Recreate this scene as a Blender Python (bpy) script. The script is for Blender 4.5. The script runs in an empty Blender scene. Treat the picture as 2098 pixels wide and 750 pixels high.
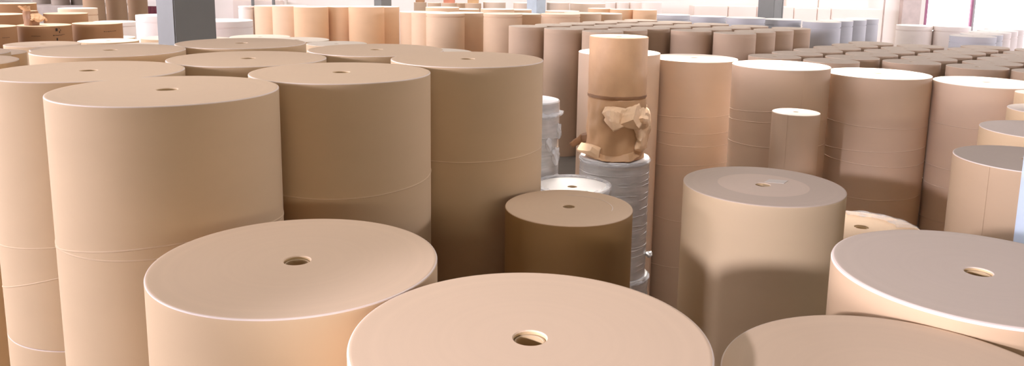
import bpy, bmesh, math, random
from mathutils import Vector, Matrix, noise
random.seed(7)
C = bpy.context.scene.collection
R_ = math.radians
CAMZ = 4.7

# ------------------------------------------------------------------ colour / material helpers
def lin(r, g, b):
    f = lambda c: (c/255/12.92) if c/255 <= 0.04045 else ((c/255+0.055)/1.055)**2.4
    return (f(r), f(g), f(b), 1)

_M = {}
def paper(name, rgb, kind='side', rough=0.78, bump=0.02, ring=None, blotch=0.014):
    """matt paper; kind 'side' = fine horizontal streaks, 'top' = faint concentric winding rings"""
    if name in _M: return _M[name]
    m = bpy.data.materials.new(name); m.use_nodes = True
    nt = m.node_tree; N = nt.nodes; L = nt.links
    bs = N['Principled BSDF']; bs.inputs['Roughness'].default_value = rough
    bs.inputs['Specular IOR Level'].default_value = 0.35
    tc = N.new('ShaderNodeTexCoord')
    col = lin(*rgb)
    dark = tuple(c*(1-blotch*2) for c in col[:3])+(1,)
    lite = tuple(min(1, c*(1+blotch)) for c in col[:3])+(1,)
    if kind == 'side':
        mp = N.new('ShaderNodeMapping'); mp.inputs['Scale'].default_value = (0.8, 0.8, 2.0)
        L.new(tc.outputs['Object'], mp.inputs['Vector'])
        nz = N.new('ShaderNodeTexNoise'); nz.inputs['Scale'].default_value = 2.2; nz.inputs['Detail'].default_value = 5
        L.new(mp.outputs[0], nz.inputs['Vector']); fac = nz.outputs['Fac']
    else:
        sp = N.new('ShaderNodeSeparateXYZ'); L.new(tc.outputs['Object'], sp.inputs[0])
        cb = N.new('ShaderNodeCombineXYZ'); L.new(sp.outputs[0], cb.inputs[0]); L.new(sp.outputs[1], cb.inputs[1])
        ln = N.new('ShaderNodeVectorMath'); ln.operation = 'LENGTH'; L.new(cb.outputs[0], ln.inputs[0])
        nz = N.new('ShaderNodeTexNoise'); nz.noise_dimensions = '1D'
        nz.inputs['Scale'].default_value = 26; nz.inputs['Detail'].default_value = 4
        L.new(ln.outputs['Value'], nz.inputs['W'])
        n2 = N.new('ShaderNodeTexNoise'); n2.inputs['Scale'].default_value = 2.5; n2.inputs['Detail'].default_value = 3
        L.new(tc.outputs['Object'], n2.inputs['Vector'])
        mx = N.new('ShaderNodeMath'); mx.operation = 'MULTIPLY_ADD'
        L.new(nz.outputs['Fac'], mx.inputs[0]); mx.inputs[1].default_value = 0.5
        hv = N.new('ShaderNodeMath'); hv.operation = 'MULTIPLY'; hv.inputs[1].default_value = 0.5
        L.new(n2.outputs['Fac'], hv.inputs[0]); L.new(hv.outputs[0], mx.inputs[2]); fac = mx.outputs[0]
    cr = N.new('ShaderNodeValToRGB'); L.new(fac, cr.inputs[0])
    cr.color_ramp.elements[0].position = 0.3; cr.color_ramp.elements[0].color = dark
    cr.color_ramp.elements[1].position = 0.7; cr.color_ramp.elements[1].color = lite
    out = cr.outputs[0]
    if ring and kind == 'top':            # two tones of paper in one roll: inner disc, outer ring
        rr = N.new('ShaderNodeValToRGB'); mul = N.new('ShaderNodeMath'); mul.operation = 'MULTIPLY'
        mul.inputs[1].default_value = 1/0.7; L.new(ln.outputs['Value'], mul.inputs[0]); L.new(mul.outputs[0], rr.inputs[0])
        e = rr.color_ramp.elements
        e[0].position = ring[0]/0.7; e[0].color = ring[1]
        e[1].position = ring[0]/0.7+0.012; e[1].color = (1, 1, 1, 1)
        mm = N.new('ShaderNodeMix'); mm.data_type = 'RGBA'; mm.blend_type = 'MULTIPLY'; mm.inputs[0].default_value = 1
        L.new(out, mm.inputs[6]); L.new(rr.outputs[0], mm.inputs[7]); out = mm.outputs[2]
    L.new(out, bs.inputs['Base Color'])
    bp = N.new('ShaderNodeBump'); bp.inputs['Strength'].default_value = bump; bp.inputs['Distance'].default_value = 0.004
    L.new(fac, bp.inputs['Height']); L.new(bp.outputs[0], bs.inputs['Normal'])
    _M[name] = m; return m

def plain(name, rgb, rough=0.6, metal=0.0, noise_amt=0.06, scale=3.0, spec=0.4, bump=0.0, stretch=(1, 1, 1), alpha=None, trans=None, coat=0):
    if name in _M: return _M[name]
    m = bpy.data.materials.new(name); m.use_nodes = True
    nt = m.node_tree; N = nt.nodes; L = nt.links; bs = N['Principled BSDF']
    bs.inputs['Roughness'].default_value = rough; bs.inputs['Metallic'].default_value = metal
    bs.inputs['Specular IOR Level'].default_value = spec; bs.inputs['Coat Weight'].default_value = coat
    tc = N.new('ShaderNodeTexCoord'); mp = N.new('ShaderNodeMapping'); mp.inputs['Scale'].default_value = stretch
    L.new(tc.outputs['Object'], mp.inputs[0])
    nz = N.new('ShaderNodeTexNoise'); nz.inputs['Scale'].default_value = scale; nz.inputs['Detail'].default_value = 5
    L.new(mp.outputs[0], nz.inputs['Vector'])
    cr = N.new('ShaderNodeValToRGB'); c = lin(*rgb)
    cr.color_ramp.elements[0].position = .3; cr.color_ramp.elements[0].color = tuple(x*(1-noise_amt*2) for x in c[:3])+(1,)
    cr.color_ramp.elements[1].position = .7; cr.color_ramp.elements[1].color = tuple(min(1, x*(1+noise_amt)) for x in c[:3])+(1,)
    L.new(nz.outputs['Fac'], cr.inputs[0]); L.new(cr.outputs[0], bs.inputs['Base Color'])
    if bump:
        bp = N.new('ShaderNodeBump'); bp.inputs['Strength'].default_value = bump; bp.inputs['Distance'].default_value = 0.02
        L.new(nz.outputs['Fac'], bp.inputs['Height']); L.new(bp.outputs[0], bs.inputs['Normal'])
    if alpha is not None: bs.inputs['Alpha'].default_value = alpha
    if trans is not None: bs.inputs['Transmission Weight'].default_value = trans
    _M[name] = m; return m

def emissive(name, rgb, strength):
    m = bpy.data.materials.new(name); m.use_nodes = True
    bs = m.node_tree.nodes['Principled BSDF']
    bs.inputs['Base Color'].default_value = (0.1, 0.1, 0.1, 1)
    bs.inputs['Emission Color'].default_value = (*[c/255 for c in rgb], 1); bs.inputs['Emission Strength'].default_value = strength
    return m

# ------------------------------------------------------------------ object helpers
def link(name, bm, mats, parent=None, smooth=True, angle=40):
    me = bpy.data.meshes.new(name); bm.normal_update(); bm.to_mesh(me); bm.free()
    for m in (mats if isinstance(mats, (list, tuple)) else [mats]): me.materials.append(m)
    if smooth:
        me.polygons.foreach_set('use_smooth', [True]*len(me.polygons))
        me.set_sharp_from_angle(angle=R_(angle))
    o = bpy.data.objects.new(name, me); C.objects.link(o)
    if parent: o.parent = parent
    return o
def tag(o, label, cat, group=None):
    o['label'] = label; o['category'] = cat
    if group: o['group'] = group
    return o
def thing(name, label, cat, loc, group=None):
    o = bpy.data.objects.new(name, None); C.objects.link(o); o.location = loc; o.empty_display_size = 0.2
    return tag(o, label, cat, group)
def struct(o): o['kind'] = 'structure'; return o

BODY = {}
def body_of(t): return BODY.get(t.name, t)

def lathe(bm, prof, seg, disp=None, closed=True):
    """prof = list of (r, z, material index of the band that starts here)"""
    rings = []
    for r, z, _ in prof:
        ring = []
        for k in range(seg):
            a = 2*math.pi*k/seg; rr, zz = r, z
            if disp: rr, zz = disp(r, z, a)
            ring.append(bm.verts.new((rr*math.cos(a), rr*math.sin(a), zz)))
        rings.append(ring)
    n = len(prof)
    for i in range(n if closed else n-1):
        j = (i+1) % n
        for k in range(seg):
            f = bm.faces.new((rings[i][k], rings[i][(k+1) % seg], rings[j][(k+1) % seg], rings[j][k]))
            f.material_index = prof[i][2]
    return rings

def box(bm, x0, x1, y0, y1, z0, z1, bevel=0.0, mi=0):
    r = bmesh.ops.create_cube(bm, size=1)
    bmesh.ops.scale(bm, vec=(x1-x0, y1-y0, z1-z0), verts=r['verts'])
    bmesh.ops.translate(bm, vec=((x0+x1)/2, (y0+y1)/2, (z0+z1)/2), verts=r['verts'])
    for f in {f for v in r['verts'] for f in v.link_faces}: f.material_index = mi
    if bevel:
        es = {e for v in r['verts'] for e in v.link_edges}
        bmesh.ops.bevel(bm, geom=list(es), offset=bevel, segments=2, affect='EDGES')

# ------------------------------------------------------------------ materials
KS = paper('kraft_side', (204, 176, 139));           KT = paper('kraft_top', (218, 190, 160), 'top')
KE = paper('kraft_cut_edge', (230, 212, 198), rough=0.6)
TS = paper('tan_liner_side', (200, 173, 146));       TT = paper('lit_liner_top', (240, 222, 206), 'top', blotch=.01)  # TT: overhead light on the tops put into a paler colour
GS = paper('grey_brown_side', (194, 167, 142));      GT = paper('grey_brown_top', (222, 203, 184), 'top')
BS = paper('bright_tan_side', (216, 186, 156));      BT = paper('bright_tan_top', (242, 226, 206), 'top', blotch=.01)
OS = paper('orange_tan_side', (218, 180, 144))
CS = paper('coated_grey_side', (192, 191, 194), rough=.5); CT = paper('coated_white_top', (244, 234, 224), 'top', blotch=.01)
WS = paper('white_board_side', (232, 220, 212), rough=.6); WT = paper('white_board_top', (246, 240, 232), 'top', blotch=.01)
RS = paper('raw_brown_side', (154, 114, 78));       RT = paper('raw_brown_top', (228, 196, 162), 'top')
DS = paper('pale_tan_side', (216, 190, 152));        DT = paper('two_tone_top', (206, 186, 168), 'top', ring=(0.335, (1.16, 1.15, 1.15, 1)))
VS = paper('dimmed_kraft_side', (186, 158, 126)); VT = paper('dull_grey_top', (206, 188, 170), 'top');  CD = paper('shaded_kraft_side', (160, 124, 76))  # VS: kraft dimmed against the strong spot; CD: kraft darkened to stand for shade
COREM = plain('core_board', (196, 170, 136), .8)
COREIN = plain('core_bore', (200, 172, 130), .85)
SEAM = paper('seam_paper', (208, 181, 146)); OV = paper('overlap_sheet', (210, 186, 156)); SEAMD = paper('seam_paper_tan', (200, 175, 150))
WRAP = plain('brown_wrapper', (206, 164, 122), .55, bump=.35, scale=5, stretch=(1, 1, .8), noise_amt=.05)
WRAPL = plain('lit_brown_wrapper', (238, 202, 162), .6, bump=.2, scale=5)  # highlights on the torn flaps put into a paler wrapper colour
WRAPT = paper('wrapped_roll_top', (236, 202, 166), 'top')
WRAPD = plain('brown_wrapper_band', (148, 108, 74), .5, scale=6)
FILM = plain('film_wrapped_silver', (206, 203, 200), .27, metal=.15, bump=.22, scale=6, stretch=(.6, .6, 3.2), noise_amt=.1, spec=.6, coat=.4)
FILMTOP = plain('film_wrapped_white', (232, 230, 228), .3, bump=.1, scale=8, noise_amt=.03, coat=.3)
CLEAR = plain('clear_film', (236, 236, 238), .15, bump=.5, scale=9, noise_amt=.02, alpha=.42, coat=.5, spec=.7)
STEEL = plain('painted_steel_grey', (126, 126, 122), .55, noise_amt=.05, scale=1.5)
STEELB = plain('painted_steel_blue', (178, 190, 200), .55, noise_amt=.04, scale=4)
INK = plain('black_stencil_ink', (52, 40, 30), .8)
LABEL = plain('label_paper', (226, 214, 202), .6)

# ------------------------------------------------------------------ roll positions (x, y, radius, top below the camera)
P = {
    'A': (-1.925, 4.428, 0.6, 0.658), 'E': (-1.157, 5.387, 0.6, 0.666), 'L1': (-2.841, 5.341, 0.6, 0.673),
    'K': (-2.079, 6.285, 0.6, 0.678), 'G': (-0.357, 6.306, 0.598, 0.661), 'N': (-3.44, 6.841, 0.6, 0.684),
    'P': (-2.622, 7.749, 0.6, 0.689), 'Q': (-1.218, 7.148, 0.598, 0.678), 'B': (-0.911, 3.275, 0.598, 1.219),
    'M': (0.0713, 2.559, 0.61, 1.217), 'H': (2.032, 3.317, 0.596, 1.244), 'J': (1.285, 2.391, 0.586, 1.3),
    'C': (0.411, 5.494, 0.45, 1.616), 'D': (1.939, 5.999, 0.6, 1.57), 'V': (3.88, 5.888, 0.5, 1.314),
    'VB': (4.724, 7.008, 0.5, 1.3), 'VC': (5.363, 7.845, 0.4, 1.25), 'VD': (5.608, 8.512, 0.2, 1.17),
    'W': (3.459, 7.612, 0.55, 2.407), 'F': (4.472, 9.777, 0.597, 1.133), 'F1': (3.259, 9.72, 0.57, 1.041),
    'F2': (2.555, 11.274, 0.597, 1.124), 'F0': (5.548, 9.326, 0.562, 1.167), 'W173': (1.451, 10.928, 0.552, 1.024),
    'small': (3.094, 8.626, 0.25, 1.435), 'brownU': (1.265, 9.606, 0.35, 0.712), 'silvL': (0.195, 8.928, 0.34, 1.383),
    'silvlow': (0.649, 8.248, 0.4, 2.207), 'R1': (-8.353, 14.246, 0.6, 1.332), 'R2': (-5.744, 10.661, 0.6, 1.05),
    'R3': (-5.713, 7.981, 0.6, 0.85), 'R4': (-7.287, 10.846, 0.6, 1.15), 'R5': (-5.015, 6.981, 0.6, 0.82),
    'S1': (-8.749, 17.362, 0.6, 1.533), 'S2': (-11.344, 22.706, 0.6, 1.91), 'S3': (-6.401, 13.866, 0.6, 1.3),
    'S4': (-7.23, 17.015, 0.6, 1.42), 'T1': (-5.97, 15.323, 0.6, 1.3), 'T2': (-5.211, 16.563, 0.6, 1.338),
    'T3': (-4.121, 15.321, 0.6, 1.284), 'T4': (-2.957, 13.47, 0.5, 1.185), 'T5': (-1.235, 12.434, 0.6, 1.2),
    'b0': (-12.456, 19.055, 0.6, 1.38), 'b1': (-11.772, 20.223, 0.6, 1.412), 'b2': (-11.042, 21.393, 0.6, 1.426),
    'b3': (-13.658, 24.624, 0.6, 1.356), 'b4': (-14.817, 27.483, 0.6, 1.336), 'b5': (-14.894, 24.078, 0.6, 1.05),
    'b6': (-13.94, 21.847, 0.6, 1.25), 'w1': (-12.264, 24.794, 0.6, 1.6), 'w2': (-9.039, 20.704, 0.6, 1.15),
    'w3': (-6.819, 18.836, 0.7, 1.15), 'a0': (-9.733, 29.432, 0.27, 1.273), 'a1': (-8.84, 29.5, 0.596, 1.25),
    'a2': (-7.946, 28.7, 0.596, 1.2), 'a3': (-6.933, 27.696, 0.58, 1.185), 'a4': (-6.097, 28.5, 0.57, 1.2),
    'a5': (-5.02, 27.6, 0.6, 1.15), 'a6': (-4.686, 28.9, 0.6, 1.2), 'c1': (-3.262, 27.5, 0.6, 1.3),
    'c2': (-2.735, 26.35, 0.587, 1.25), 'c3': (-2.123, 25.24, 0.6, 1.22), 'c4': (-1.553, 26.35, 0.587, 1.25),
    'c5': (-0.326, 24.997, 0.6, 1.199), 'c6': (0.301, 26.1, 0.6, 1.25), 'c7': (1.465, 25.039, 0.6, 1.183),
    'c8': (2.236, 26.1, 0.6, 1.2), 'c9': (3.046, 27.1, 0.6, 1.25), 'o1': (3.398, 31.921, 0.45, 1.277),
    'o2': (4.199, 31.352, 0.45, 1.279), 'o3': (5.013, 30.837, 0.45, 1.264), 'gA': (5.9, 29.783, 0.6, 1.383),
    'gB': (6.604, 27.418, 0.6, 1.311), 'gC': (7.424, 25.82, 0.6, 1.262), 'gD': (8.805, 26.469, 0.6, 1.332),
    'g1': (9.429, 24.682, 0.556, 1.296), 'g3': (14.568, 29.29, 0.6, 1.628), 'g4': (15.708, 28.884, 0.6, 1.62),
    'g2': (12.48, 21.86, 0.56, 1.478), 'd1': (-4.439, 38.537, 0.3, 1.372), 'd2': (-3.49, 35.717, 0.3, 1.284),
    'd3': (-2.725, 34.357, 0.32, 1.235), 'd4': (-2.283, 35.204, 0.18, 1.264), 'd5': (-1.704, 34.228, 0.34, 1.226),
    'd6': (-0.817, 34.644, 0.48, 1.182), 'd7': (0.477, 34.635, 0.48, 1.195), 'd8': (1.868, 33.95, 0.48, 1.142),
    'd9': (3.268, 35.616, 0.78, 1.211), 'd10': (4.004, 33.431, 0.214, 1.085), 'd11': (4.495, 33.492, 0.273, 1.078),
    'd12': (5.051, 33.568, 0.26, 1.073), 'd13': (5.606, 32.856, 0.4, 1.036), 't1': (-16.908, 32.585, 0.4, 0.6),
    't2': (-16.551, 33.695, 0.4, 0.6), 't3': (-16.239, 34.943, 0.4, 0.6), 'u1': (-21.211, 36.38, 0.36, 1.1),
    'u2': (-19.898, 35.547, 0.36, 1.1), 'u3': (-19.367, 36.136, 0.36, 1.1), 'e1': (-2.546, 29, 0.6, 1.2),
    'e2': (-1.875, 30.2, 0.6, 1.3), 'e3': (-0.556, 28.2, 0.586, 1.2), 'e4': (0.071, 29.2, 0.586, 1.25),
    'e5': (1.722, 28.5, 0.6, 1.25), 'm-2_0': (0.4, 21.87, 0.52, 1.38), 'm-2_1': (1.13, 22.63, 0.52, 1.38),
    'm-2_2': (1.86, 23.39, 0.52, 1.38), 'm-2_3': (2.59, 24.15, 0.52, 1.38), 'm-2_4': (3.32, 24.91, 0.52, 1.38),
    'm-2_5': (4.05, 25.67, 0.52, 1.38), 'm-1_0': (1.33, 21.09, 0.52, 1.38), 'm-1_1': (2.06, 21.85, 0.52, 1.38),
    'm-1_2': (2.79, 22.61, 0.52, 1.38), 'm-1_3': (3.52, 23.37, 0.52, 1.38), 'm-1_4': (4.25, 24.13, 0.52, 1.38),
    'm-1_5': (4.98, 24.89, 0.52, 1.38), 'm0_0': (2.26, 20.31, 0.52, 1.38), 'm0_1': (2.99, 21.07, 0.52, 1.38),
    'm0_2': (3.72, 21.83, 0.52, 1.38), 'm0_3': (4.45, 22.59, 0.52, 1.38), 'm0_4': (5.18, 23.35, 0.52, 1.38),
    'm0_5': (5.91, 24.11, 0.52, 1.38), 'm1_2': (4.65, 21.05, 0.52, 1.38), 'm1_3': (5.38, 21.81, 0.52, 1.38),
    'm1_4': (6.11, 22.57, 0.52, 1.38), 'm1_5': (6.84, 23.33, 0.52, 1.38), 'm2_2': (5.58, 20.27, 0.52, 1.38),
    'm2_3': (6.31, 21.03, 0.52, 1.38), 'm2_4': (7.04, 21.79, 0.52, 1.38), 'm2_5': (7.77, 22.55, 0.52, 1.38),
    'l0_0': (5.63, 17.24, 0.544, 1.66), 'l0_1': (6.395, 18.04, 0.544, 1.66), 'l0_2': (7.16, 18.84, 0.544, 1.66),
    'l0_3': (7.925, 19.64, 0.544, 1.66), 'l0_4': (8.69, 20.44, 0.544, 1.66), 'l0_5': (9.455, 21.24, 0.544, 1.66),
    'l1_0': (6.55, 16.47, 0.544, 1.66), 'l1_1': (7.315, 17.27, 0.544, 1.66), 'l1_2': (8.08, 18.07, 0.544, 1.66),
    'l1_3': (8.845, 18.87, 0.544, 1.66), 'l1_4': (9.61, 19.67, 0.544, 1.66), 'l1_5': (10.375, 20.47, 0.544, 1.66),
    'l2_0': (8.19, 16.45, 0.544, 1.66), 'l2_1': (8.955, 17.25, 0.544, 1.66), 'l2_2': (9.72, 18.05, 0.544, 1.66),
    'l2_3': (10.485, 18.85, 0.544, 1.66), 'l2_4': (11.25, 19.65, 0.544, 1.66), 'l2_5': (12.015, 20.45, 0.544, 1.66),
    'l3_0': (9.1, 15.67, 0.544, 1.66), 'l3_1': (9.865, 16.47, 0.544, 1.66), 'l3_2': (10.63, 17.27, 0.544, 1.66),
    'l3_3': (11.395, 18.07, 0.544, 1.66), 'l3_4': (12.16, 18.87, 0.544, 1.66), 'l3_5': (12.925, 19.67, 0.544, 1.66),
    'l4_0': (9.95, 14.93, 0.544, 1.66), 'l4_1': (10.715, 15.73, 0.544, 1.66), 'l4_2': (11.48, 16.53, 0.544, 1.66),
    'l4_3': (12.245, 17.33, 0.544, 1.66), 'l4_4': (13.01, 18.13, 0.544, 1.66), 'l4_5': (13.775, 18.93, 0.544, 1.66),
    'g1a': (10.169, 25.462, 0.511, 1.296), 'g1b': (10.909, 26.242, 0.525, 1.296), 'g1c': (11.649, 27.022, 0.525, 1.296),
    'g2a': (13.2, 22.7, 0.525, 1.478), 'g2b': (13.92, 23.54, 0.54, 1.478), 'g2c': (14.64, 24.38, 0.54, 1.478),
    'g2d': (15.36, 25.22, 0.54, 1.478),
}

def roll_profile(r, h, r_hole, groove=None, bev=0.006, ridges=()):
    pr = [(r, 0, 0)]
    side = []
    for z in ridges: side += [(r, z-.02, 0), (r+.003, z-.006, 0), (r+.003, z+.006, 0), (r, z+.02, 0)]
    if groove:
        g = h-groove
        side += [(r, g-.016, 0), (r-.022, g-.015, 0), (r-.022, g+.013, 0), (r+.002, g+.014, 0)]
    pr += sorted(side, key=lambda s: s[1]) if not groove else side
    ro = r+(.002 if groove else 0)
    pr += [(ro, h-bev-.012, 0), (ro, h-bev, 2), (ro-bev*.3, h-bev*.3, 2), (ro-bev, h, 1), (ro-bev-.010, h, 1)]
    pr += [(r*.75, h, 1), (r*.5, h, 1), (r*.25, h, 1), (r_hole+.014, h, 1), (r_hole+.004, h, 1), (r_hole, h-.004, 3), (r_hole, 0, 0)]
    return pr

def make_roll(key, label, mats, group=None, detail=1, z0=0.0, ztop=None, groove=None, seams=(), core=True, name='paper_roll',
              seam_mat=None, hole=.093, ridges=(), bev=.006, cat='paper roll'):
    x, y, r, hdrop = P[key][:4]
    zt = (CAMZ-hdrop) if ztop is None else ztop
    h = zt-z0; seg = 128 if detail == 2 else (72 if detail == 1 else 48)
    rh = max(r*hole, .03)
    mats = list(mats)+[COREIN]
    bm = bmesh.new(); lathe(bm, roll_profile(r, h, rh, groove, bev, ridges), seg)
    if detail == 0:
        o = link(name, bm, mats); o.location = (x, y, z0); tag(o, label, cat, group); return o
    t = thing(name, label, cat, (x, y, z0), group)
    BODY[t.name] = link('roll_body', bm, mats, t)
    if core:
        bm = bmesh.new(); ri = rh*.80
        lathe(bm, [(rh-.0015, 0, 0), (rh-.0015, h-.016, 0), (rh-.004, h-.013, 0), (ri+.002, h-.013, 0), (ri, h-.016, 1), (ri, 0, 0)], 64)
        c = link('core_tube', bm, [COREM, COREIN], t); c['label'] = 'recessed cardboard core tube'
    for (a0, ac, as_) in seams:          # wandering edges of the wrapped sheets: thin raised ribbons round the body
        bm = bmesh.new(); n = seg*2; loops = []
        w, th = .0038, .0030
        for k in range(n):
            a = 2*math.pi*k/n
            zc = h+a0+ac*math.cos(a)+as_*math.sin(a)+.006*noise.noise((math.cos(a)*2+x, math.sin(a)*2+y, a0*3))
            ring = [bm.verts.new(((r+d)*math.cos(a), (r+d)*math.sin(a), zc+dz)) for d, dz in ((-.001, -w*2), (th, -w*.4), (th*.8, w*.6), (-.001, w*1.5))]
            loops.append(ring)
        for k in range(n):
            A, B = loops[k], loops[(k+1) % n]
            for q in range(3): bm.faces.new((A[q], B[q], B[q+1], A[q+1]))
        link('wrap_seam', bm, seam_mat or SEAM, body_of(t))
    return t

def patch(parent, name, r, a0, a1, z0, z1, mat, th=.002, seg=16):
    """a curved sheet lying on a roll's side"""
    bm = bmesh.new(); g = []
    for k in range(seg+1):
        a = a0+(a1-a0)*k/seg
        g.append([bm.verts.new(((r+d)*math.cos(a), (r+d)*math.sin(a), z)) for d, z in ((-.001, z0), (th, z0), (th, z1), (-.001, z1))])
    for k in range(seg):
        for q in range(3): bm.faces.new((g[k][q], g[k+1][q], g[k+1][q+1], g[k][q+1]))
    bm.faces.new(g[0]); bm.faces.new(list(reversed(g[-1])))
    return link(name, bm, mat, body_of(parent), angle=30)

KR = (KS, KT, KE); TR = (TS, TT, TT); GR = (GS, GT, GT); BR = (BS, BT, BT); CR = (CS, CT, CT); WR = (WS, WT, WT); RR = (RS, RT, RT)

# ================================================================== THE SETTING
floor_m = plain('concrete_floor', (112, 104, 96), .7, scale=.8, noise_amt=.1)
wall_m = plain('painted_wall', (250, 241, 234), .8, scale=.5, noise_amt=.02)
ceil_m = plain('ceiling_sheet', (120, 116, 112), .8, scale=.5, noise_amt=.02)
XL, XR, YB, YF, ZC = -26.0, 30.0, -16.0, 40.0, 9.2
bm = bmesh.new(); box(bm, XL-.3, XR+.3, YB-.3, YF+.3, -.2, 0); struct(link('floor', bm, floor_m, smooth=False))
bm = bmesh.new(); box(bm, XL-.3, XR+.3, YB-.3, YF+.3, ZC, ZC+.2); struct(link('ceiling', bm, ceil_m, smooth=False))
def wall_with_holes(name, axis, c, a0, a1, holes, th=.3, mat=None):
    """wall in the plane axis=c running from a0 to a1, with (u0, u1, z0, z1) openings"""
    bm = bmesh.new()
    us = sorted({a0, a1, *[h[0] for h in holes], *[h[1] for h in holes]})
    for u0, u1 in zip(us, us[1:]):
        m = (u0+u1)/2; zz = 0.0
        for hh in sorted([h for h in holes if h[0] < m < h[1]], key=lambda h: h[2])+[(0, 0, ZC, ZC)]:
            if hh[2] > zz+.001:
                if axis == 'x': box(bm, min(c, c+th), max(c, c+th), u0, u1, zz, hh[2])
                else: box(bm, u0, u1, min(c, c+th), max(c, c+th), zz, hh[2])
            zz = hh[3]
    return struct(link(name, bm, mat or wall_m, smooth=False))
GATE = (20.35, 27.5, 0.0, 7.2); WLEFT = (-16.6, -15.1, 2.98, 6.5); MAROON = (-19.6, -15.1, 0.0, 2.9)
wall_with_holes('wall_far', 'y', YF, XL, XR, [GATE, WLEFT, MAROON])
LW = (9.0, 34.0, 5.8, 8.4); LW2 = (-15.0, 4.0, 5.6, 8.4); wall_with_holes('wall_left', 'x', XL, YB, YF, [LW, LW2], th=-.3)
RW = (2.0, 34.0, 5.6, 7.8); wall_with_holes('wall_right', 'x', XR, YB, YF, [RW])
BW = (-1.0, 14.0, 7.05, 7.75); wall_with_holes('wall_near', 'y', YB, XL, XR, [BW], th=-.3, mat=plain('dark_sheet_wall', (104, 98, 94), .7))
DAY = emissive('daylight_pane', (255, 252, 250), 2.6)
FRAME = plain('window_frame_mauve', (172, 112, 140), .5); FRAMEW = plain('window_frame_grey', (176, 172, 172), .5)
def pane(name, x0, x1, y0, y1, z0, z1, m=None):
    bm = bmesh.new(); box(bm, x0, x1, y0, y1, z0, z1); return struct(link(name, bm, m or DAY, smooth=False))
w1 = pane('window_1', GATE[0], GATE[1], YF+.18, YF+.22, GATE[2], GATE[3])
def bars(parent, name, bx, mat):
    bm = bmesh.new(); box(bm, *bx, bevel=.008); o = link(name, bm, mat, parent); return o
bars(w1, 'window_frame', (GATE[0]-.02, GATE[0]+.11, YF-.02, YF+.16, 0, GATE[3]), FRAME)
bars(w1, 'mullion', (22.62, 22.72, YF+.02, YF+.16, 0, GATE[3]), FRAME)
bars(w1, 'mullion', (22.72, 22.82, YF+.02, YF+.16, 0, GATE[3]), FRAMEW)
w2 = pane('window_2', WLEFT[0], WLEFT[1], YF+.18, YF+.22, WLEFT[2], WLEFT[3])
bars(w2, 'window_frame', (WLEFT[0], WLEFT[1], YF+.0, YF+.16, WLEFT[2]-.06, WLEFT[2]+.02), FRAMEW)
w3 = pane('window_3', XL-.22, XL-.18, LW[0], LW[1], LW[2], LW[3], emissive('daylight_left', (240, 228, 250), 17))
w6 = pane('window_6', XL-.22, XL-.18, LW2[0], LW2[1], LW2[2], LW2[3], emissive('daylight_left_b', (226, 214, 255), 50))
w4 = pane('window_4', XR+.18, XR+.22, RW[0], RW[1], RW[2], RW[3], emissive('daylight_right', (236, 226, 255), 15))
w5 = pane('near_fill_pane', BW[0], BW[1], YB-.22, YB-.18, BW[2], BW[3], emissive('near_fill_glow', (255, 230, 200), 21))  # unseen glowing strip behind the camera, added to fill camera-facing sides
bm = bmesh.new()
for k in range(int((MAROON[1]-MAROON[0])/.18)):
    x0 = MAROON[0]+k*.18; box(bm, x0, x0+.172, YF+.04, YF+.1, 0, MAROON[3], bevel=.006)
d1 = struct(link('door_1', bm, plain('maroon_door', (122, 48, 62), .5)))
# pier beside the gate with its bracket, panel joints of the far wall
PIER = plain('pier_paint', (206, 190, 184), .7)
bm = bmesh.new(); box(bm, 19.05, 19.95, YF-.35, YF, 0, ZC, bevel=.01); struct(link('trim_1', bm, PIER))
bm = bmesh.new()
vs = [bm.verts.new((x, y, z)) for y in (YF-.33, YF-.05) for x, z in ((19.05, 5.2), (19.05, 4.45), (18.7, 5.0), (18.55, 5.5), (18.55, 6.2), (19.05, 6.2))]
bm.faces.new(vs[:6]); bm.faces.new(list(reversed(vs[6:])))
for k in range(6): bm.faces.new((vs[k], vs[k+6], vs[(k+1) % 6+6], vs[(k+1) % 6]))
bmesh.ops.recalc_face_normals(bm, faces=bm.faces); struct(link('trim_2', bm, PIER, smooth=False))
bm = bmesh.new(); box(bm, 18.28, 18.33, YF-.03, YF, 0, ZC); struct(link('trim_3', bm, plain('joint_shadow', (196, 178, 170), .8), smooth=False))

# steel columns (box section, turned to the building's axis)
def column(x, y, s, mat, rot=45, bracket=False, seam=False):
    bm = bmesh.new(); box(bm, -s/2, s/2, -s/2, s/2, 0, ZC, bevel=.012)
    o = link('column', bm, mat); o.location = (x, y, 0); o.rotation_euler = (0, 0, R_(rot)); o['kind'] = 'structure'
    bm = bmesh.new()
    for sx, sy in ((1, -1),):                        # welded corner strips
        box(bm, sx*s/2-.03, sx*s/2+.008*sx+.03, sy*s/2-.01, sy*s/2+.012, .3, ZC-.2)
    if seam: link('corner_strip', bm, mat, o, smooth=False)
    else: bm.free()
    bm = bmesh.new(); box(bm, -s*.72, s*.72, -s*.72, s*.72, 0, .025, bevel=.005); link('base_plate', bm, mat, o)
    if bracket:
        bm = bmesh.new(); a = [(s/2, 5.95), (s/2, 4.2), (s/2+.75, 5.3), (s/2+.75, 5.95)]; vs = []
        for yy in (-s*.3, s*.3): vs += [bm.verts.new((px, yy, pz)) for px, pz in a]
        bm.faces.new(vs[:4]); bm.faces.new(list(reversed(vs[4:])))
        for k in range(4): bm.faces.new((vs[k], vs[k+4], vs[(k+1) % 4+4], vs[(k+1) % 4]))
        bmesh.ops.recalc_face_normals(bm, faces=bm.faces); link('bracket', bm, mat, o, smooth=False)
    return o
column(-3.90, 9.62, .50, STEEL)
column(8.80, 27.75, .60, STEEL, bracket=True, seam=True)
column(.94, 33.4, .56, STEELB)
column(-5.88, 36.4, .56, STEEL)
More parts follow.
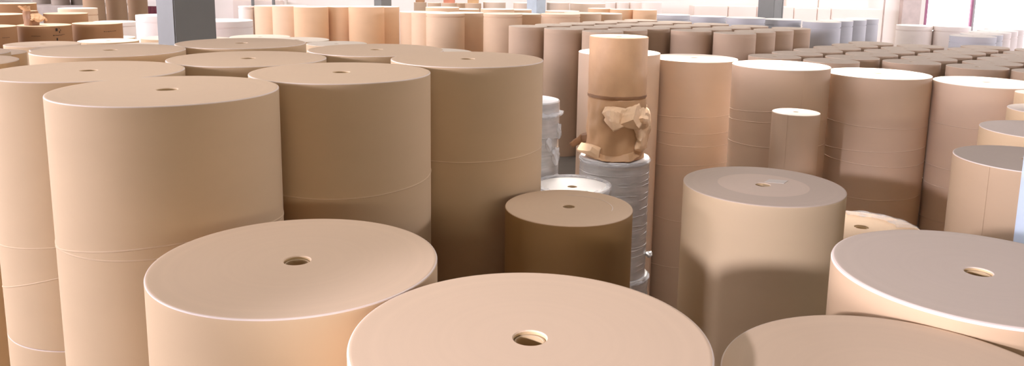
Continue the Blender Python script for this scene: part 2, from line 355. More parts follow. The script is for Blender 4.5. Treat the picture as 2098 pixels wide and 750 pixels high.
column(3.46, 4.85, .42, STEELB)

# ================================================================== FRONT ROLLS
SE = {"A": [[-0.794, 0.057, -0.066], [-0.772, 0.016, 0.011]], "L1": [[-1.087, 0.037, -0.049], [-1.329, 0.141, -0.089]],
      "E": [[-0.693, 0.001, 0.024]], "G": [[-0.678, 0.007, 0.021]],
      "F2": [[-0.758, 0.024, -0.007], [-0.98, 0.011, -0.0], [-1.133, 0.015, 0.025], [-1.453, 0.042, -0.037], [-2.224, -0.016, 0.013], [-2.909, 0.036, -0.027]],
      "F1": [[-0.521, 0.024, -0.033], [-0.642, 0.024, -0.027], [-0.919, 0.015, -0.001]],
      "F": [[-0.561, -0.007, 0.026], [-0.868, 0.03, -0.014], [-1.007, 0.001, 0.033], [-1.421, 0.024, 0.024]],
      "F0": [[-0.482, 0.002, -0.004], [-0.999, 0.0, -0.001], [-1.217, 0.006, 0.001], [-1.642, 0.008, -0.033]]}
BIG = 'tall kraft paper rolls in the front left block'
make_roll('A', 'tall tan kraft roll with two crossing wrap seams, in front of the left block', KR, BIG, 2, seams=SE['A'])
make_roll('E', 'tall tan kraft roll with one seam, right behind the crossing-seam roll', KR, BIG, 2, seams=SE['E'])
zj = CAMZ-.673-1.718
make_roll('L1', 'upper kraft roll at the far left edge, standing on another roll', KR, BIG, 2, z0=zj+.004, seams=SE['L1'], bev=.006)
lo = make_roll('L1', 'lower kraft roll at the left edge, pale rim showing beneath the one on it', KR, BIG, 2, ztop=zj, name='paper_roll')
make_roll('K', 'kraft roll of the second row, between the pale-lit wide roll and the single-seam roll', KR, BIG, 2)
make_roll('G', 'rightmost tall kraft roll of the left block, before a film-wrapped roll', KR, BIG, 2, seams=SE['G'])
make_roll('N', 'wide tan kraft roll with pale lit left side, before the large steel column', KR, BIG, 2)
make_roll('P', 'tan kraft roll with a grey shaded right side, directly right of the steel column base', KR, BIG, 2)
make_roll('Q', 'tan kraft roll behind the single-seam roll, its top level with it', KR, BIG, 2)
NEAR = 'kraft paper rolls nearest the viewer'
make_roll('B', 'large tan kraft roll in front of the crossing-seam roll, whole top seen', KR, NEAR, 2)
make_roll('M', 'nearest kraft roll at the bottom centre with the largest round top and core hole', KR, NEAR, 2)
make_roll('H', 'large greyish kraft roll with white cut rim, before the pale blue column', (VS, VT, KE), NEAR, 2, bev=.012)
make_roll('J', 'kraft roll cut off by the bottom edge at right, no core hole visible', KR, NEAR, 2)
c = make_roll('C', 'short shaded kraft roll standing alone in the aisle before the film-wrapped stack', (CD, KT, KT), None, 2)
patch(c, 'wrap_edge', .45, R_(-88), R_(-20), .05, CAMZ-1.616-.012, CD, .0015)
# scuffed arc left by a strap on its top
bm = bmesh.new(); g = []
for k in range(41):
    a = R_(-20+k*2.9); q = [bm.verts.new((rr*math.cos(a)+.02, rr*math.sin(a), zz)) for rr, zz in ((.286, 0), (.289, .0015), (.292, 0))]; g.append(q)
for k in range(40):
    for q in range(2): bm.faces.new((g[k][q], g[k+1][q], g[k+1][q+1], g[k][q+1]))
o = link('crease_mark', bm, KE, body_of(c)); o.location = (0, 0, CAMZ-1.616+.0005)
d = make_roll('D', 'pale tan roll in the aisle with two-tone top, paper label, half plugged core', (DS, DT, DT), None, 2)
hd = CAMZ-1.57
bm = bmesh.new()
vs = [bm.verts.new(v) for v in ((.035, .075, .001), (.17, .03, .001), (.235, .125, .002), (.10, .165, .001))]
f = bm.faces.new(vs); r = bmesh.ops.extrude_face_region(bm, geom=[f]); bmesh.ops.translate(bm, vec=(0, 0, .002), verts=[v for v in r['geom'] if isinstance(v, bmesh.types.BMVert)])
bmesh.ops.recalc_face_normals(bm, faces=bm.faces)
o = link('paper_label', bm, LABEL, body_of(d), smooth=False); o.location = (0, 0, hd); o['label'] = 'pale square paper label beside the core'
bm = bmesh.new(); pts = [(.052*math.cos(R_(a)), .052*math.sin(R_(a))) for a in range(-75, 76, 10)]+[(.012, .03), (.016, .0), (.006, -.02)]
vs = [bm.verts.new((x, y, 0)) for x, y in pts]; f = bm.faces.new(vs)
r = bmesh.ops.extrude_face_region(bm, geom=[f]); bmesh.ops.translate(bm, vec=(0, 0, .012), verts=[v for v in r['geom'] if isinstance(v, bmesh.types.BMVert)])
bmesh.ops.recalc_face_normals(bm, faces=bm.faces)
o = link('core_plug', bm, COREM, d, smooth=False); o.location = (0, 0, hd-.022)
v = make_roll('V', 'greyish kraft roll with a vertical overlap strip, half hidden by the pale blue column', (VS, VT, KE), None, 2)
patch(v, 'wrap_overlap', .5, R_(-176), R_(-150), .05, CAMZ-1.314-.01, VS, .003)
SMR = 'rolls lined up at the right edge behind the blue column'
make_roll('VB', 'second roll at the right edge, pale top just above the overlap-strip roll', (KS, TT, KE), SMR, 2)
make_roll('VC', 'third roll at the right edge, narrow pale top above the second one', (KS, TT, KE), SMR, 2)
make_roll('VD', 'small sliver of a roll at the right edge below the white-topped row', (KS, TT, KE), SMR, 1)
w = make_roll('W', 'low tan roll with wide core hole and torn clear film, behind the labelled roll', KR, None, 2, hole=.12)
AISLE = 'white-topped tan rolls in the row along the aisle'
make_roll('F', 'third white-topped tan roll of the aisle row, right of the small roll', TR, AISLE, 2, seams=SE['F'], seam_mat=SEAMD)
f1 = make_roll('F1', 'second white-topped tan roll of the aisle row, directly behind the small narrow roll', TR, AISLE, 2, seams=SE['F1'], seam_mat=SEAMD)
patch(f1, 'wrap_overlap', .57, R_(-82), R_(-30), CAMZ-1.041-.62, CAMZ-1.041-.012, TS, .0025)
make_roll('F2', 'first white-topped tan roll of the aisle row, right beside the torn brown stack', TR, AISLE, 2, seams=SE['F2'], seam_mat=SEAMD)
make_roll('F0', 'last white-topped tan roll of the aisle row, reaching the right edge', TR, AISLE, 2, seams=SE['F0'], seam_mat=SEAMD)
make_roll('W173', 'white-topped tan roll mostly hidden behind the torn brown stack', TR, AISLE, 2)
s = make_roll('small', 'small narrow tan roll with a pinkish white top, standing before the aisle row', (TS, TT, TT), None, 2, hole=.12)
patch(s, 'wrap_overlap', .25, R_(-178), R_(-128), .02, CAMZ-1.435-.01, TS, .003)

# ================================================================== FILM-WRAPPED AND TORN BROWN ROLLS
def crumple(amp, fx=4, fz=6, seed=0):
    def f(r, z, a):
        n = noise.noise((math.cos(a)*fx+seed, math.sin(a)*fx, z*fz))
        return r+amp*n, z
    return f
def rings_profile(r, h, n, r_hole, bev=.012):
    pr = [(r, h*k/n, 0) for k in range(n)]
    return pr+[(r, h-bev-.006, 0), (r, h-bev, 0), (r-bev, h, 1), (r-bev-.012, h, 1), (r*.6, h, 1), (r_hole, h, 2), (r_hole, 0, 0)]
def film_roll(x, y, r, z0, h, label, group, seed, turns):
    t = thing('film_wrapped_roll', label, 'paper roll', (x, y, z0), group)
    bm = bmesh.new(); dd = crumple(.006, 3, 9, seed)
    lathe(bm, rings_profile(r, h, 40, .05), 96, lambda rr, z, a: dd(rr, z, a) if rr > r*.9 else (rr, z))
    BODY[t.name] = link('roll_body', bm, [FILM, FILMTOP, COREIN], t)
    for k in range(turns):                                          # wrinkled turns of stretch film
        bm = bmesh.new(); g = []; zc = h*(.06+.88*(k+random.random()*.5)/turns); tilt = random.uniform(-.05, .05); ph = random.uniform(0, 6.28)
        for i in range(97):
            a = 2*math.pi*i/96; z = zc+tilt*math.sin(a+ph)+.008*noise.noise((math.cos(a)*5, math.sin(a)*5, k*3.1+seed))
            z = min(max(z, .012), h-.02); o_ = .002+.004*noise.noise((a*3, k, seed))
            g.append([bm.verts.new(((r+d)*math.cos(a), (r+d)*math.sin(a), z+dz)) for d, dz in ((-.004, -.010), (o_, -.002), (o_*.7, .003), (-.004, .009))])
        for i in range(96):
            for q in range(3): bm.faces.new((g[i][q], g[i+1][q], g[i+1][q+1], g[i][q+1]))
        link('film_ridge', bm, FILM, body_of(t))
    return t
def film_collar(t, r, z, seed, hgt=.05, a0=0, a1=360, out=.02, mat=None, name='film_collar'):
    bm = bmesh.new(); g = []; n = 120
    full = (a1-a0) >= 359
    for i in range(n+(0 if full else 1)):
        a = R_(a0+(a1-a0)*i/n); row = []
        for q in range(7):
            u = q/6
            nn = noise.noise((math.cos(a)*6+seed, math.sin(a)*6, u*2)); n2 = noise.noise((math.cos(a)*15+seed, math.sin(a)*15, u*4))
            rr = r+.006+out*math.sin(u*3.1)*(1+.6*nn)-.05*u*u+.006*n2; zz = z-.06+(.06+hgt*(1+.7*nn))*u-.02*u**3+.006*n2
            row.append(bm.verts.new((rr*math.cos(a), rr*math.sin(a), zz)))
        g.append(row)
    for i in range(n):
        A, B = g[i], g[(i+1) % len(g)]
        for q in range(6): bm.faces.new((A[q], B[q], B[q+1], A[q+1]))
    return link(name, bm, mat or CLEAR, t, angle=60)
SX, SY = 1.265, 9.606
base = film_roll(SX+.03, SY, .435, 0, 1.05, 'white film-wrapped roll on the floor at the base of the tall silver stack', 'film-wrapped rolls', 1, 4)
film_collar(base, .435, 1.05, 3, .012, out=.02)
tall = film_roll(SX, SY, .425, 1.055, 1.475, 'tall silver film-wrapped roll carrying the torn brown rolls', 'film-wrapped rolls', 5, 15)
film_collar(tall, .425, 1.475, 9, .015, out=.012)
bm = bmesh.new()                                                     # knotted tail of the film
bmesh.ops.create_icosphere(bm, subdivisions=3, radius=.045)
for vv in bm.verts: vv.co += vv.normal*.02*noise.noise(vv.co*40); vv.co.z *= .8
kn = link('film_tail', bm, FILMTOP, tall); kn.location = (.452, -.12, .26)
left = film_roll(P['silvL'][0], P['silvL'][1], .34, 0, CAMZ-1.383, 'white film-wrapped roll half hidden behind the last tall kraft roll', 'film-wrapped rolls', 12, 15)
film_collar(left, .34, CAMZ-1.383-.12, 21, .03, out=.05)
bm = bmesh.new()
for vx, vy, vz, rad in ((.30, -.22, 2.72, .07), (.22, -.3, 2.86, .055), (.33, -.1, 2.98, .06)):
    r0 = bmesh.ops.create_icosphere(bm, subdivisions=3, radius=rad)
    for vv in r0['verts']: vv.co = Vector((vv.co.x*.7, vv.co.y*.7, vv.co.z*1.3))*(1+.5*noise.noise(vv.co*25))+Vector((vx, vy, vz))
link('film_bunch', bm, CLEAR, left)
low = thing('film_wrapped_roll', 'low white roll with a raised clear film collar, behind the short shaded roll', 'paper roll', (P['silvlow'][0], P['silvlow'][1], 0), 'film-wrapped rolls')
bm = bmesh.new(); hl = CAMZ-2.207; lathe(bm, roll_profile(.40, hl, .05, None, .008), 96); link('roll_body', bm, [FILM, WT, WT, COREIN], low)
bm = bmesh.new(); lathe(bm, [(.048, 0, 0), (.048, hl-.015, 0), (.036, hl-.015, 0), (.036, 0, 0)], 48); link('core_tube', bm, [COREM], low)
film_collar(low, .40, hl, 31, .05, out=.02)
bm = bmesh.new(); lathe(bm, [(.408, hl-.10, 0), (.412, hl-.05, 0), (.412, hl+.03, 0), (.404, hl+.03, 0)], 96, crumple(.008, 8, 5, 4)); link('film_skirt', bm, CLEAR, low)
# film left on the low tan roll
hw = CAMZ-2.407
film_collar(w, .55, hw, 44, .0, a0=-12, a1=95, out=.012)
bm = bmesh.new(); g = []
for i in range(31):
    a = R_(-8+i*3.2)
    g.append([bm.verts.new((rr*math.cos(a), rr*math.sin(a), .004+.012*(1+noise.noise((a*4, rr*9, 1))))) for rr in (.34+.05*noise.noise((a*3, 2, 2)), .42, .48, .535)])
for i in range(30):
    for q in range(3): bm.faces.new((g[i][q], g[i+1][q], g[i+1][q+1], g[i][q+1]))
o = link('film_sheet', bm, CLEAR, w); o.location = (0, 0, hw)

# torn brown rolls on the silver stack
ZB, ZM, ZT = 2.535, 3.268, CAMZ-.712
tb = thing('wrapped_roll', 'lower brown roll with torn, peeling wrapper, on the tall silver roll', 'paper roll', (SX, SY, ZB), 'brown wrapped rolls')
bm = bmesh.new(); dd = crumple(.017, 3.6, 7, 2)
h = ZM-ZB; lathe(bm, rings_profile(.352, h, 30, .04), 110, lambda r, z, a: dd(r, z, a) if r > .3 else (r, z)); link('roll_body', bm, [WRAP, WRAPT, COREIN], tb)
tu = thing('wrapped_roll', 'upper brown wrapped roll with a wrinkled side, topmost of the tall stack', 'paper roll', (SX, SY, ZM+.003), 'brown wrapped rolls')
bm = bmesh.new(); h2 = ZT-ZM-.003
def ddu(r, z, a):
    if r < .3: return r, z
    k = max(0, 1-z/h2)
    cr = .010*k*noise.noise((math.cos(a)*4+7, math.sin(a)*4+z*5, z*3))+.004*abs(noise.noise((math.cos(a)*9+z*8, math.sin(a)*9-z*8, 3)))*k
    return r+cr, z
lathe(bm, rings_profile(.35, h2, 36, .038, .006), 140, ddu); link('roll_body', bm, [WRAP, WRAPT, COREIN], tu)
bm = bmesh.new(); lathe(bm, [(.037, h2-.5, 0), (.037, h2-.006, 0), (.028, h2-.006, 0), (.028, h2-.5, 0)], 40); link('core_tube', bm, [COREM], tu)
bm = bmesh.new(); lathe(bm, [(.35, .0, 0), (.357, .004, 0), (.357, .03, 0), (.35, .036, 0)], 110, crumple(.006, 4, 10, 8)); link('wrapper_band', bm, WRAPD, tu)
def flap(parent, name, a0, a1, z0, length, rad, drop, curl, seed, mat=WRAP, na=26, nv=14, amp=.03, r0=.352, jag=.35):
    """a torn sheet of wrapper still attached along z0 between two angles"""
    bm = bmesh.new(); g = []
    for i in range(na+1):
        u = i/na; a = R_(a0+(a1-a0)*u); row = []
        ll = length*(1+jag*noise.noise((u*4, seed, 1.5))+.12*noise.noise((u*17, seed, 4)))
        for k in range(nv+1):
            v = k/nv; s_ = v*ll
            rr = r0+.002+rad*math.sin(min(v*1.4, 1.57))+curl*v*v*math.sin(u*3.14)
            zz = z0-drop*s_+(.1 if drop < 0 else -.1)*curl*math.sin(v*3)
            n1 = noise.noise((u*3.2+seed, v*2.2, seed*1.7)); n2 = noise.noise((u*8+seed, v*5, 9.1))
            rr += amp*v*(n1*1.2+n2*.6); zz += amp*v*(n2*.8-n1*.3); aa = a+.25*amp*v*n2/r0*3
            row.append(bm.verts.new((rr*math.cos(aa), rr*math.sin(aa), zz)))
        g.append(row)
    for i in range(na):
        for k in range(nv): bm.faces.new((g[i][k], g[i+1][k], g[i+1][k+1], g[i][k+1]))
    o = link(name, bm, mat, parent, angle=55)
    md = o.modifiers.new('thick', 'SOLIDIFY'); md.thickness = .003
    return o
VW = Vector((SX, SY, 0)).normalized(); RW_ = Vector((VW.y, -VW.x, 0))
def sheet(parent, name, rows, mat, seed, r0=.352, nz=.010):
    """a loose piece of torn wrapper: rows of (metres to the right, height, distance off the roll), smoothed, with its own thickness"""
    bm = bmesh.new(); g = []
    for row in rows:
        q = []
        for (u, z, o_) in row:
            p = RW_*u-VW*(math.sqrt(max(r0*r0-u*u, .0))+o_); q.append(bm.verts.new((p.x, p.y, z)))
        g.append(q)
    for i in range(len(g)-1):
        for k in range(len(g[0])-1): bm.faces.new((g[i][k], g[i][k+1], g[i+1][k+1], g[i+1][k]))
    bmesh.ops.subdivide_edges(bm, edges=bm.edges[:], cuts=3, use_grid_fill=True, smooth=.15)
    for v_ in bm.verts:
        n_ = noise.noise_vector(v_.co*7+Vector((seed, 0, 0)))+1.1*noise.noise_vector(v_.co*16+Vector((0, seed, 0)))
        v_.co += n_*nz
    bmesh.ops.recalc_face_normals(bm, faces=bm.faces)
    o = link(name, bm, mat, parent, angle=9)
    md = o.modifiers.new('thick', 'SOLIDIFY'); md.thickness = .0035; md.offset = 0
    return o
def K_(*pts): return [((px-1268)*.00575, (328-py)*.0061, o_) for px, py, o_ in pts]
sheet(tb, 'torn_wrapper', [K_((1246, 222, .01), (1262, 219, .02), (1286, 223, .02), (1310, 217, .01), (1328, 211, .01)),
    K_((1240, 233, .05), (1256, 225, .14), (1280, 238, .04), (1304, 230, .10), (1331, 228, .03)),
    K_((1246, 241, .06), (1257, 245, .21), (1278, 252, .07), (1303, 243, .15), (1332, 240, .04)),
    K_((1243, 247, .04), (1264, 263, .19), (1286, 258, .06), (1316, 264, .14), (1328, 246, .03))], WRAPL, 3.1)
sheet(tb, 'torn_wrapper', [K_((1312, 228, .01), (1326, 224, .02), (1335, 232, .05)), K_((1307, 245, .03), (1322, 243, .13), (1341, 254, .05)),
    K_((1302, 262, .05), (1324, 268, .04), (1343, 262, .08)), K_((1312, 285, .02), (1322, 288, .13), (1336, 286, .04)), K_((1306, 306, .03), (1322, 313, .08), (1334, 308, .04))], WRAPL, 7.7, nz=.014)
sheet(tb, 'torn_wrapper', [K_((1212, 302, .0), (1226, 300, .01), (1240, 304, .0)), K_((1198, 303, .05), (1222, 303, .07), (1238, 312, .02)),
    K_((1188, 316, .10), (1216, 312, .11), (1236, 321, .03)), K_((1190, 320, .1), (1214, 321, .09), (1238, 326, .03))], WRAPL, 11.3, nz=.006)
sheet(tb, 'torn_wrapper', [K_((1212, 280, -.06), (1212, 300, -.06)), K_((1196, 288, -.02), (1198, 308, -.02)), K_((1184, 296, .0), (1186, 312, .0)), K_((1172, 306, .02), (1178, 315, .02))], WRAPD, 15.9)
sheet(tb, 'torn_skirt', [K_((1226, 312, .01), (1250, 316, .01), (1270, 318, .01), (1296, 312, .01), (1324, 304, .01)),
    K_((1226, 322, .03), (1250, 324, .05), (1272, 325, .05), (1298, 320, .06), (1327, 311, .04)),
    K_((1228, 326.5, .04), (1252, 326.5, .08), (1274, 327, .06), (1300, 326, .09), (1322, 320, .05))], WRAP, 21.2, nz=.008)

# ================================================================== LEFT FAR ROLLS
LT = 'pale kraft rolls beyond the left block'
for k, lb in (('R1', 'kraft roll with a marked top at left, in front of the raw brown rolls'), ('R2', 'kraft roll peeping out behind the wide lit roll in front of the steel column'),
              ('R3', 'low kraft roll at the left edge with its right flank showing'), ('R4', 'small visible slice of a kraft roll behind the left-edge one'),
              ('R5', 'kraft roll at the left edge just above the far left stacked pair')):
    make_roll(k, lb, KR, LT, 1)
for k, lb in (('S1', 'pale roll just right of the marked-top roll, a dark gap under its rim'), ('S2', 'pale roll farthest back of the four low ones left of the steel column'),
              ('S3', 'low pale roll left of the steel column, in front of the other three'), ('S4', 'pale roll touching the left face of the steel column'),
              ('T1', 'pale roll just behind the right side of the steel column'), ('T2', 'pale-topped roll behind the grey shaded kraft roll'),
              ('T3', 'pale-topped roll right of the one behind the grey shaded roll'), ('T4', 'pale roll with a bitten rim before the tall bright tan rolls'),
              ('T5', 'roll whose top rim just shows behind the last tall kraft roll')):
    make_roll(k, lb, (KS, BT, BT), LT, 1)
RB = 'raw brown rolls at the left'
b0 = make_roll('b0', 'raw brown roll at the left edge, front row of the brown rolls', RR, RB, 1)
b1 = make_roll('b1', 'raw brown roll with black stencil marks, carrying a small torn roll', RR, RB, 1)
b2 = make_roll('b2', 'raw brown roll with faint writing, right end of the brown front row', RR, RB, 1)
make_roll('b3', 'raw brown roll behind the stencilled one', RR, RB, 1)
make_roll('b5', 'raw brown roll farthest back at the left edge', RR, RB, 1)
make_roll('b6', 'raw brown roll in the second row at the left edge', RR, RB, 1)
make_roll('b4', 'bright pale roll with a lid line behind the raw brown rolls', (BS, BT, BT), None, 1, groove=.22)
def marks(parent, key, items, mat=INK):
    r, hh = P[key][2], CAMZ-P[key][3]
    bm = bmesh.new()
    for a0, a1, z0, z1 in items:
        n = max(2, int(abs(a1-a0)/2)); g = []
        for i in range(n+1):
            a = R_(a0+(a1-a0)*i/n); jz = .008*noise.noise((a*30, z0*20, 1))
            g.append([bm.verts.new(((r+d)*math.cos(a), (r+d)*math.sin(a), hh-z+jz)) for d, z in ((0, z1), (.0025, z1), (.0025, z0), (0, z0))])
        for i in range(n):
            for q in range(3): bm.faces.new((g[i][q], g[i+1][q], g[i+1][q+1], g[i][q+1]))
    o = link('stencil_mark', bm, mat, body_of(parent), smooth=False); o['label'] = 'black illegible stencil marks'
marks(b1, 'b1', [(-38, -33, .06, .13), (-30, -28.5, .05, .07), (-27, -25.5, .09, .13), (-30, -28, .13, .18), (-40, -22, .225, .235), (-44, -41, .22, .24), (-37, -34, .30, .36), (-22, -16, .215, .222), (-90, -70, .235, .243)])
marks(b2, 'b2', [(-50, -47, .185, .20), (-46, -42, .19, .20), (-41, -36, .188, .20), (-35, -31, .186, .198), (-29, -26, .185, .197), (-25, -18, .18, .19)])
marks(b0, 'b0', [(-30, -12, .245, .252), (-60, -48, .24, .247)])
# the small torn roll standing on the stencilled one
zb = CAMZ-P['b1'][3]
pk = thing('wrapped_roll', 'small dark brown torn roll with crumpled wrapping, on the stencilled brown roll', 'paper roll', (-11.95, 19.98, zb), 'brown wrapped rolls')
bm = bmesh.new(); dd = crumple(.02, 3, 6, 5); lathe(bm, rings_profile(.165, .36, 12, .03), 48, lambda r, z, a: dd(r, z, a) if r > .12 else (r, z)); link('roll_body', bm, [WRAPD, WRAPT, COREIN], pk)
flap(pk, 'torn_wrapper', -60, 40, .30, .22, .13, .8, .05, 4.4, mat=WRAP, amp=.06, r0=.165)
flap(pk, 'torn_wrapper', -175, -60, .35, -.14, .05, 1.0, .05, 8.4, mat=WRAP, amp=.05, r0=.15)
WH = 'white board rolls near the steel column'
make_roll('w1', 'greyish white board roll with a lid line, right of the raw brown row', WR, WH, 1, groove=.13)
make_roll('w2', 'white board roll left against the steel column', WR, WH, 1, groove=.17)
make_roll('w3', 'broad white board roll with a dark lid line, right of the steel column', WR, WH, 1, groove=.145)
TALLB = 'tall dull brown rolls left of the steel column'
for k, lb in (('t1', 'leftmost tall dull brown roll by the back wall'), ('t2', 'middle tall dull brown roll by the back wall'), ('t3', 'tall dull brown roll nearest the maroon door')):
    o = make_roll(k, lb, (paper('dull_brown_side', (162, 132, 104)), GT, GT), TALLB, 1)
    if k != 't1': patch(o, 'paper_tag', .40, R_(-150), R_(-138), CAMZ-1.85, CAMZ-1.55, LABEL, .003)
bm = bmesh.new(); box(bm, -24.0, -18.0, 35.0, 38.4, 0, 3.1, bevel=.03)
tag(link('concrete_plinth', bm, plain('plinth_concrete', (176, 164, 156), .8)), 'grey concrete plinth at the far left carrying dull grey rolls', 'plinth')
UG = 'dull grey rolls on the concrete plinth'
for k, lb in (('u1', 'left dull grey roll on the concrete plinth'), ('u2', 'middle dull grey roll on the concrete plinth'), ('u3', 'right dull grey roll on the concrete plinth')):
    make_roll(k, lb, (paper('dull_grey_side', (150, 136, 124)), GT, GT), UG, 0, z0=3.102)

# ================================================================== BACK ROWS
BK = 'bright tan rolls standing in the middle distance'
for k, lb in (('a1', 'far left tan roll of the middle bright row, next to the grey lidded one'), ('a2', 'bright tan roll with a lit left flank, second in the middle row'),
              ('a3', 'widest fully seen tan roll of the left middle row'), ('a4', 'tan roll right behind the widest one of the middle row'),
              ('a5', 'tan roll near the right end of the left middle row'), ('a6', 'darker tan roll ending the left middle row')):
    make_roll(k, lb, (OS if k in ('a3', 'a4', 'a5', 'a6') else BS, BT, BT), BK, 1)
make_roll('a0', 'narrow greyish roll with a lidded top at the start of the middle row', WR, None, 1, groove=.09)
for k, lb in (('c1', 'palest roll at the left end of the right middle row'), ('c2', 'pale roll squeezed in second place of the right middle row'),
              ('c3', 'bright roll with a shaded right half, front of the right middle row'), ('c4', 'shaded roll between the two brightest of the right middle row'),
              ('c5', 'bright roll just left of the grey-brown block'), ('c6', 'dim roll right behind the bright one left of the grey-brown block'),
              ('c7', 'pale lidded roll behind the left corner of the grey-brown block'), ('c8', 'shaded roll right of the pale lidded one'), ('c9', 'small shaded roll ending the right middle row'),
              ('e1', 'roll top peeping over the brightest roll of the right middle row'), ('e2', 'low roll top behind the shaded roll of the right middle row'),
              ('e3', 'roll top peeping over the bright one left of the grey-brown block'), ('e4', 'roll top before the third steel column'), ('e5', 'roll top behind the pale lidded roll')):
    make_roll(k, lb, BR, BK, 1, groove=.10 if k in ('c7', 'c3', 'c5') else None)
OT = 'orange tan rolls in the far middle'
for k, lb in (('o1', 'leftmost of the three orange tan rolls'), ('o2', 'middle one of the three orange tan rolls'), ('o3', 'rightmost and widest seen of the three orange tan rolls')):
    make_roll(k, lb, (OS, BT, BT), OT, 1)
DG = 'small dull rolls along the far wall'
dl = {'d1': 'first small dull roll along the far wall, with a carton on it', 'd2': 'second small dull roll along the far wall', 'd3': 'third small dull roll, with a reddish carton on it',
      'd4': 'narrow dull roll beside the one with the reddish carton', 'd5': 'dull roll with a tan carton on it', 'd6': 'wider brownish roll left of the third column',
      'd7': 'brownish roll directly behind the third column', 'd8': 'pale dull roll right of the third column', 'd9': 'widest pale roll along the far wall with a torn edge',
      'd10': 'narrow pale roll right of the widest far one', 'd11': 'pale roll before the white blocks, left of the greyish pair', 'd12': 'left of the greyish pair along the far wall', 'd13': 'right of the greyish pair along the far wall'}
for k, lb in dl.items():
    mt = GR if k in ('d1', 'd2', 'd3', 'd4', 'd5') else ((paper('dust_side', (214, 194, 176)), BT, BT) if k in ('d6', 'd7', 'd8', 'd9') else (WS, CT, CT))
    make_roll(k, lb, mt, DG, 1)
CB = 'cartons on the small dull rolls'
def carton(key, w, dp, hgt, rgb, label):
    x, y, r, hh = P[key]; z = CAMZ-hh
    t = thing('carton', label, 'carton', (x, y, z+.002), CB)
    bm = bmesh.new(); box(bm, -w/2, w/2, -dp/2, dp/2, 0, hgt, bevel=.008); link('carton_body', bm, plain('carton_%d' % rgb[1], rgb, .7), t)
    bm = bmesh.new(); box(bm, -.03, .03, -dp/2-.001, dp/2+.001, hgt-.001, hgt+.0015); link('tape_strip', bm, LABEL, t, smooth=False)
carton('d1', .40, .38, .3, (176, 134, 100), 'small brown carton on the first dull roll')
carton('d3', .46, .4, .36, (196, 130, 104), 'reddish carton on the third dull roll')
carton('d5', .46, .42, .36, (196, 160, 118), 'tan carton on the fifth dull roll')

# dense grey-brown block
MB_ = 'grey-brown rolls of the dense middle block'
ordn = ['first', 'second', 'third', 'fourth', 'fifth', 'sixth']
for i in range(-2, 3):
    for j in range(6):
        k = 'm%d_%d' % (i, j)
        if k not in P: continue
        lb = 'grey-brown roll, %s back in the %s file from left, dense middle block' % (ordn[j if i < 1 else j-2], ordn[i+2])
        make_roll(k, lb, GR, MB_, 1, ridges=(CAMZ-1.38-.1,))
# low grey-brown block at right
LB_ = 'low grey-brown rolls of the right block'
for i in range(5):
    for j in range(6):
        lb = 'low grey-brown roll, %s back in the %s file from left, right-hand block' % (ordn[j], ordn[i])
        make_roll('l%d_%d' % (i, j), lb, GR, LB_, 1, ridges=(CAMZ-1.66-.17,))
# coated rolls
CG = 'coated grey rolls behind the middle block'
for k, lb in (('gA', 'coated grey roll farthest left of the lidded row'), ('gB', 'second coated grey roll of the lidded row'), ('gC', 'third coated grey roll, left of the dark column'),
              ('gD', 'coated grey roll right of the dark column'), ('g1', 'largest seen coated grey roll, right of the middle block'), ('g1a', 'second coated roll of the receding file at right'),
              ('g1b', 'third coated roll of the receding file at right'), ('g1c', 'last coated roll of the receding file, against the white wall')):
    make_roll(k, lb, CR, CG, 1, groove=.17)
CG2 = 'coated rolls before the bright gate'
for k, lb in (('g2', 'front coated grey roll before the bright gate'), ('g2a', 'second coated roll of the file before the bright gate'), ('g2b', 'third coated roll of the file before the bright gate'),
              ('g2c', 'fourth coated roll of the file before the bright gate'), ('g2d', 'last coated roll of the file before the bright gate'),
              ('g3', 'pale coated roll beside the wall pier'), ('g4', 'pale coated roll right of the one beside the pier')):
    make_roll(k, lb, CR if k in ('g2', 'g2a') else WR, CG2, 1, groove=.17)
# pale precast blocks along the far wall
BLK = plain('pale_block', (244, 228, 218), .75, noise_amt=.02, scale=1)
BG = 'pale precast blocks along the far wall'
def block(x0, x1, y0, y1, z0, z1, label):
    bm = bmesh.new(); box(bm, x0, x1, y0, y1, z0, z1, bevel=.025)
    tag(link('precast_block', bm, BLK), label, 'block', BG)
zt = CAMZ-1.34
xs = [(8.5, 10.1, 'first from the left'), (10.13, 11.45, 'second from the left'), (11.48, 13.2, 'behind the dark column'), (13.23, 14.3, 'just right of the dark column'), (14.33, 14.95, 'narrow one'), (14.98, 17.35, 'rightmost, wide')]
for x0, x1, nm in xs: block(x0, x1, 38.1, 39.2, 0, zt-.05*(x0 > 13), 'pale precast block of the lower row, '+nm)
block(13.2, 14.75, 39.25, 39.9, 0, CAMZ+.6, 'tall pale precast block of the rear row, left one')
block(14.78, 17.2, 39.25, 39.9, 0, CAMZ+.6, 'tall pale precast block of the rear row, right one')
# pale panel and posts behind the middle row
bm = bmesh.new(); box(bm, -13.6, -11.3, 39.2, 39.8, 0, CAMZ-1.42, bevel=.02)
tag(link('wall_panel', bm, BLK), 'low pale panel against the far wall behind the narrow lidded roll', 'panel')
for k, (x, top, mat) in enumerate(((-12.55, 3.55, STEEL), (-11.55, 3.55, STEEL), (-10.95, 6.5, LABEL))):
    bm = bmesh.new(); box(bm, x-.06, x+.06, 38.9, 39.02, 0, top, bevel=.01); o = link('post', bm, mat)
    tag(o, ['thin dark post in front of the low pale panel', 'second thin dark post, right of the first one', 'white post rising right of the two dark ones'][k], 'post', 'posts by the far wall')

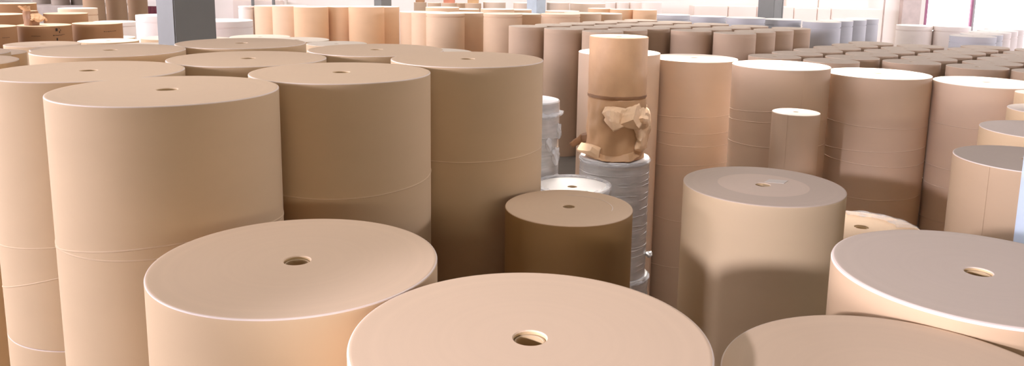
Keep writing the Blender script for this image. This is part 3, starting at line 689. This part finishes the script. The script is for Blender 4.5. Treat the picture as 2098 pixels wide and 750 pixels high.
# ================================================================== CAMERA
f_px, pitch, rollr, cy = 1644.8, R_(9.8413), R_(.79), 232.5
c_, s_ = math.cos(pitch), math.sin(pitch)
r0 = Vector((1, 0, 0)); fw = Vector((0, c_, -s_)); up = Vector((0, s_, c_))
cr, sr = math.cos(rollr), math.sin(rollr)
rr, uu = cr*r0+sr*up, -sr*r0+cr*up
cam = bpy.data.cameras.new('camera'); co = bpy.data.objects.new('camera', cam); C.objects.link(co)
M = Matrix.Identity(4)
for i in range(3): M[i][0], M[i][1], M[i][2] = rr[i], uu[i], -fw[i]
M.translation = (0, 0, CAMZ); co.matrix_world = M
cam.sensor_width = 36; cam.lens = 36*f_px/2098; cam.shift_y = -(375-cy)/2098; cam.clip_end = 200; cam.clip_start = .05
bpy.context.scene.camera = co

# ================================================================== LIGHT
def area(name, loc, rot, sx, sy, power, col=(1, .95, .9), spread=180):
    l = bpy.data.lights.new(name, 'AREA'); l.shape = 'RECTANGLE'; l.size = sx; l.size_y = sy; l.energy = power; l.color = col; l.spread = R_(spread)
    o = bpy.data.objects.new(name, l); C.objects.link(o); o.location = loc; o.rotation_euler = rot; return o
area('ceiling_fill', (2, 21, ZC-.05), (0, 0, 0), 44, 26, 1000, (1, .95, .9))  # added ambient fill under the whole ceiling, no fixtures
area('front_fill', (-2.8, 4.6, ZC-.1), (R_(-10), 0, 0), 9, 4.5, 120, (1, .93, .88), spread=105)  # unseen overhead fill, added to brighten the nearest roll tops
area('aisle_top_fill', (3.3, 13.0, ZC-.3), (R_(-28), 0, R_(-8)), 6.2, .5, 115, (1, .95, .92), spread=29)  # added narrow beam, tilted to whiten the aisle row tops only
area('stack_fill', (1.9, 6.6, ZC-.2), (R_(34), 0, R_(6)), 4.5, .5, 36, (.98, .95, 1), spread=75)  # added fill for the fronts of the torn stack and aisle row
area('far_skylight', (5, 32.5, ZC-.1), (0, 0, 0), 34, 13, 2000, (1, .96, .93), spread=120)
area('left_skylight', (-10.5, 23, ZC-.1), (0, 0, 0), 16, 12, 720, (1, .96, .93), spread=110)
def spot(name, loc, target, power, cone, blend, radius, col):
    l = bpy.data.lights.new(name, 'SPOT'); l.energy = power; l.spot_size = R_(cone); l.spot_blend = blend; l.shadow_soft_size = radius; l.color = col
    o = bpy.data.objects.new(name, l); C.objects.link(o); o.location = loc
    o.rotation_euler = (Vector(target)-Vector(loc)).to_track_quat('-Z', 'Y').to_euler(); return o
spot('aisle_fill_spot', (-5.0, -3.5, 5.78), (2.29, 4.74, 2.9), 3300, 18, .6, .18, (.98, .94, 1.12))  # added unseen spot, cone narrowed to miss the left block

W = bpy.data.worlds.new('world'); bpy.context.scene.world = W; W.use_nodes = True
W.node_tree.nodes['Background'].inputs[0].default_value = (.9, .95, 1, 1); W.node_tree.nodes['Background'].inputs[1].default_value = 1
vs = bpy.context.scene.view_settings
vs.view_transform = 'Standard'; vs.look = 'None'; vs.gamma = 1; vs.use_curve_mapping = False; vs.exposure = 0.38
cyc = bpy.context.scene.cycles
cyc.max_bounces = 10; cyc.diffuse_bounces = 6; cyc.glossy_bounces = 3; cyc.transparent_max_bounces = 8
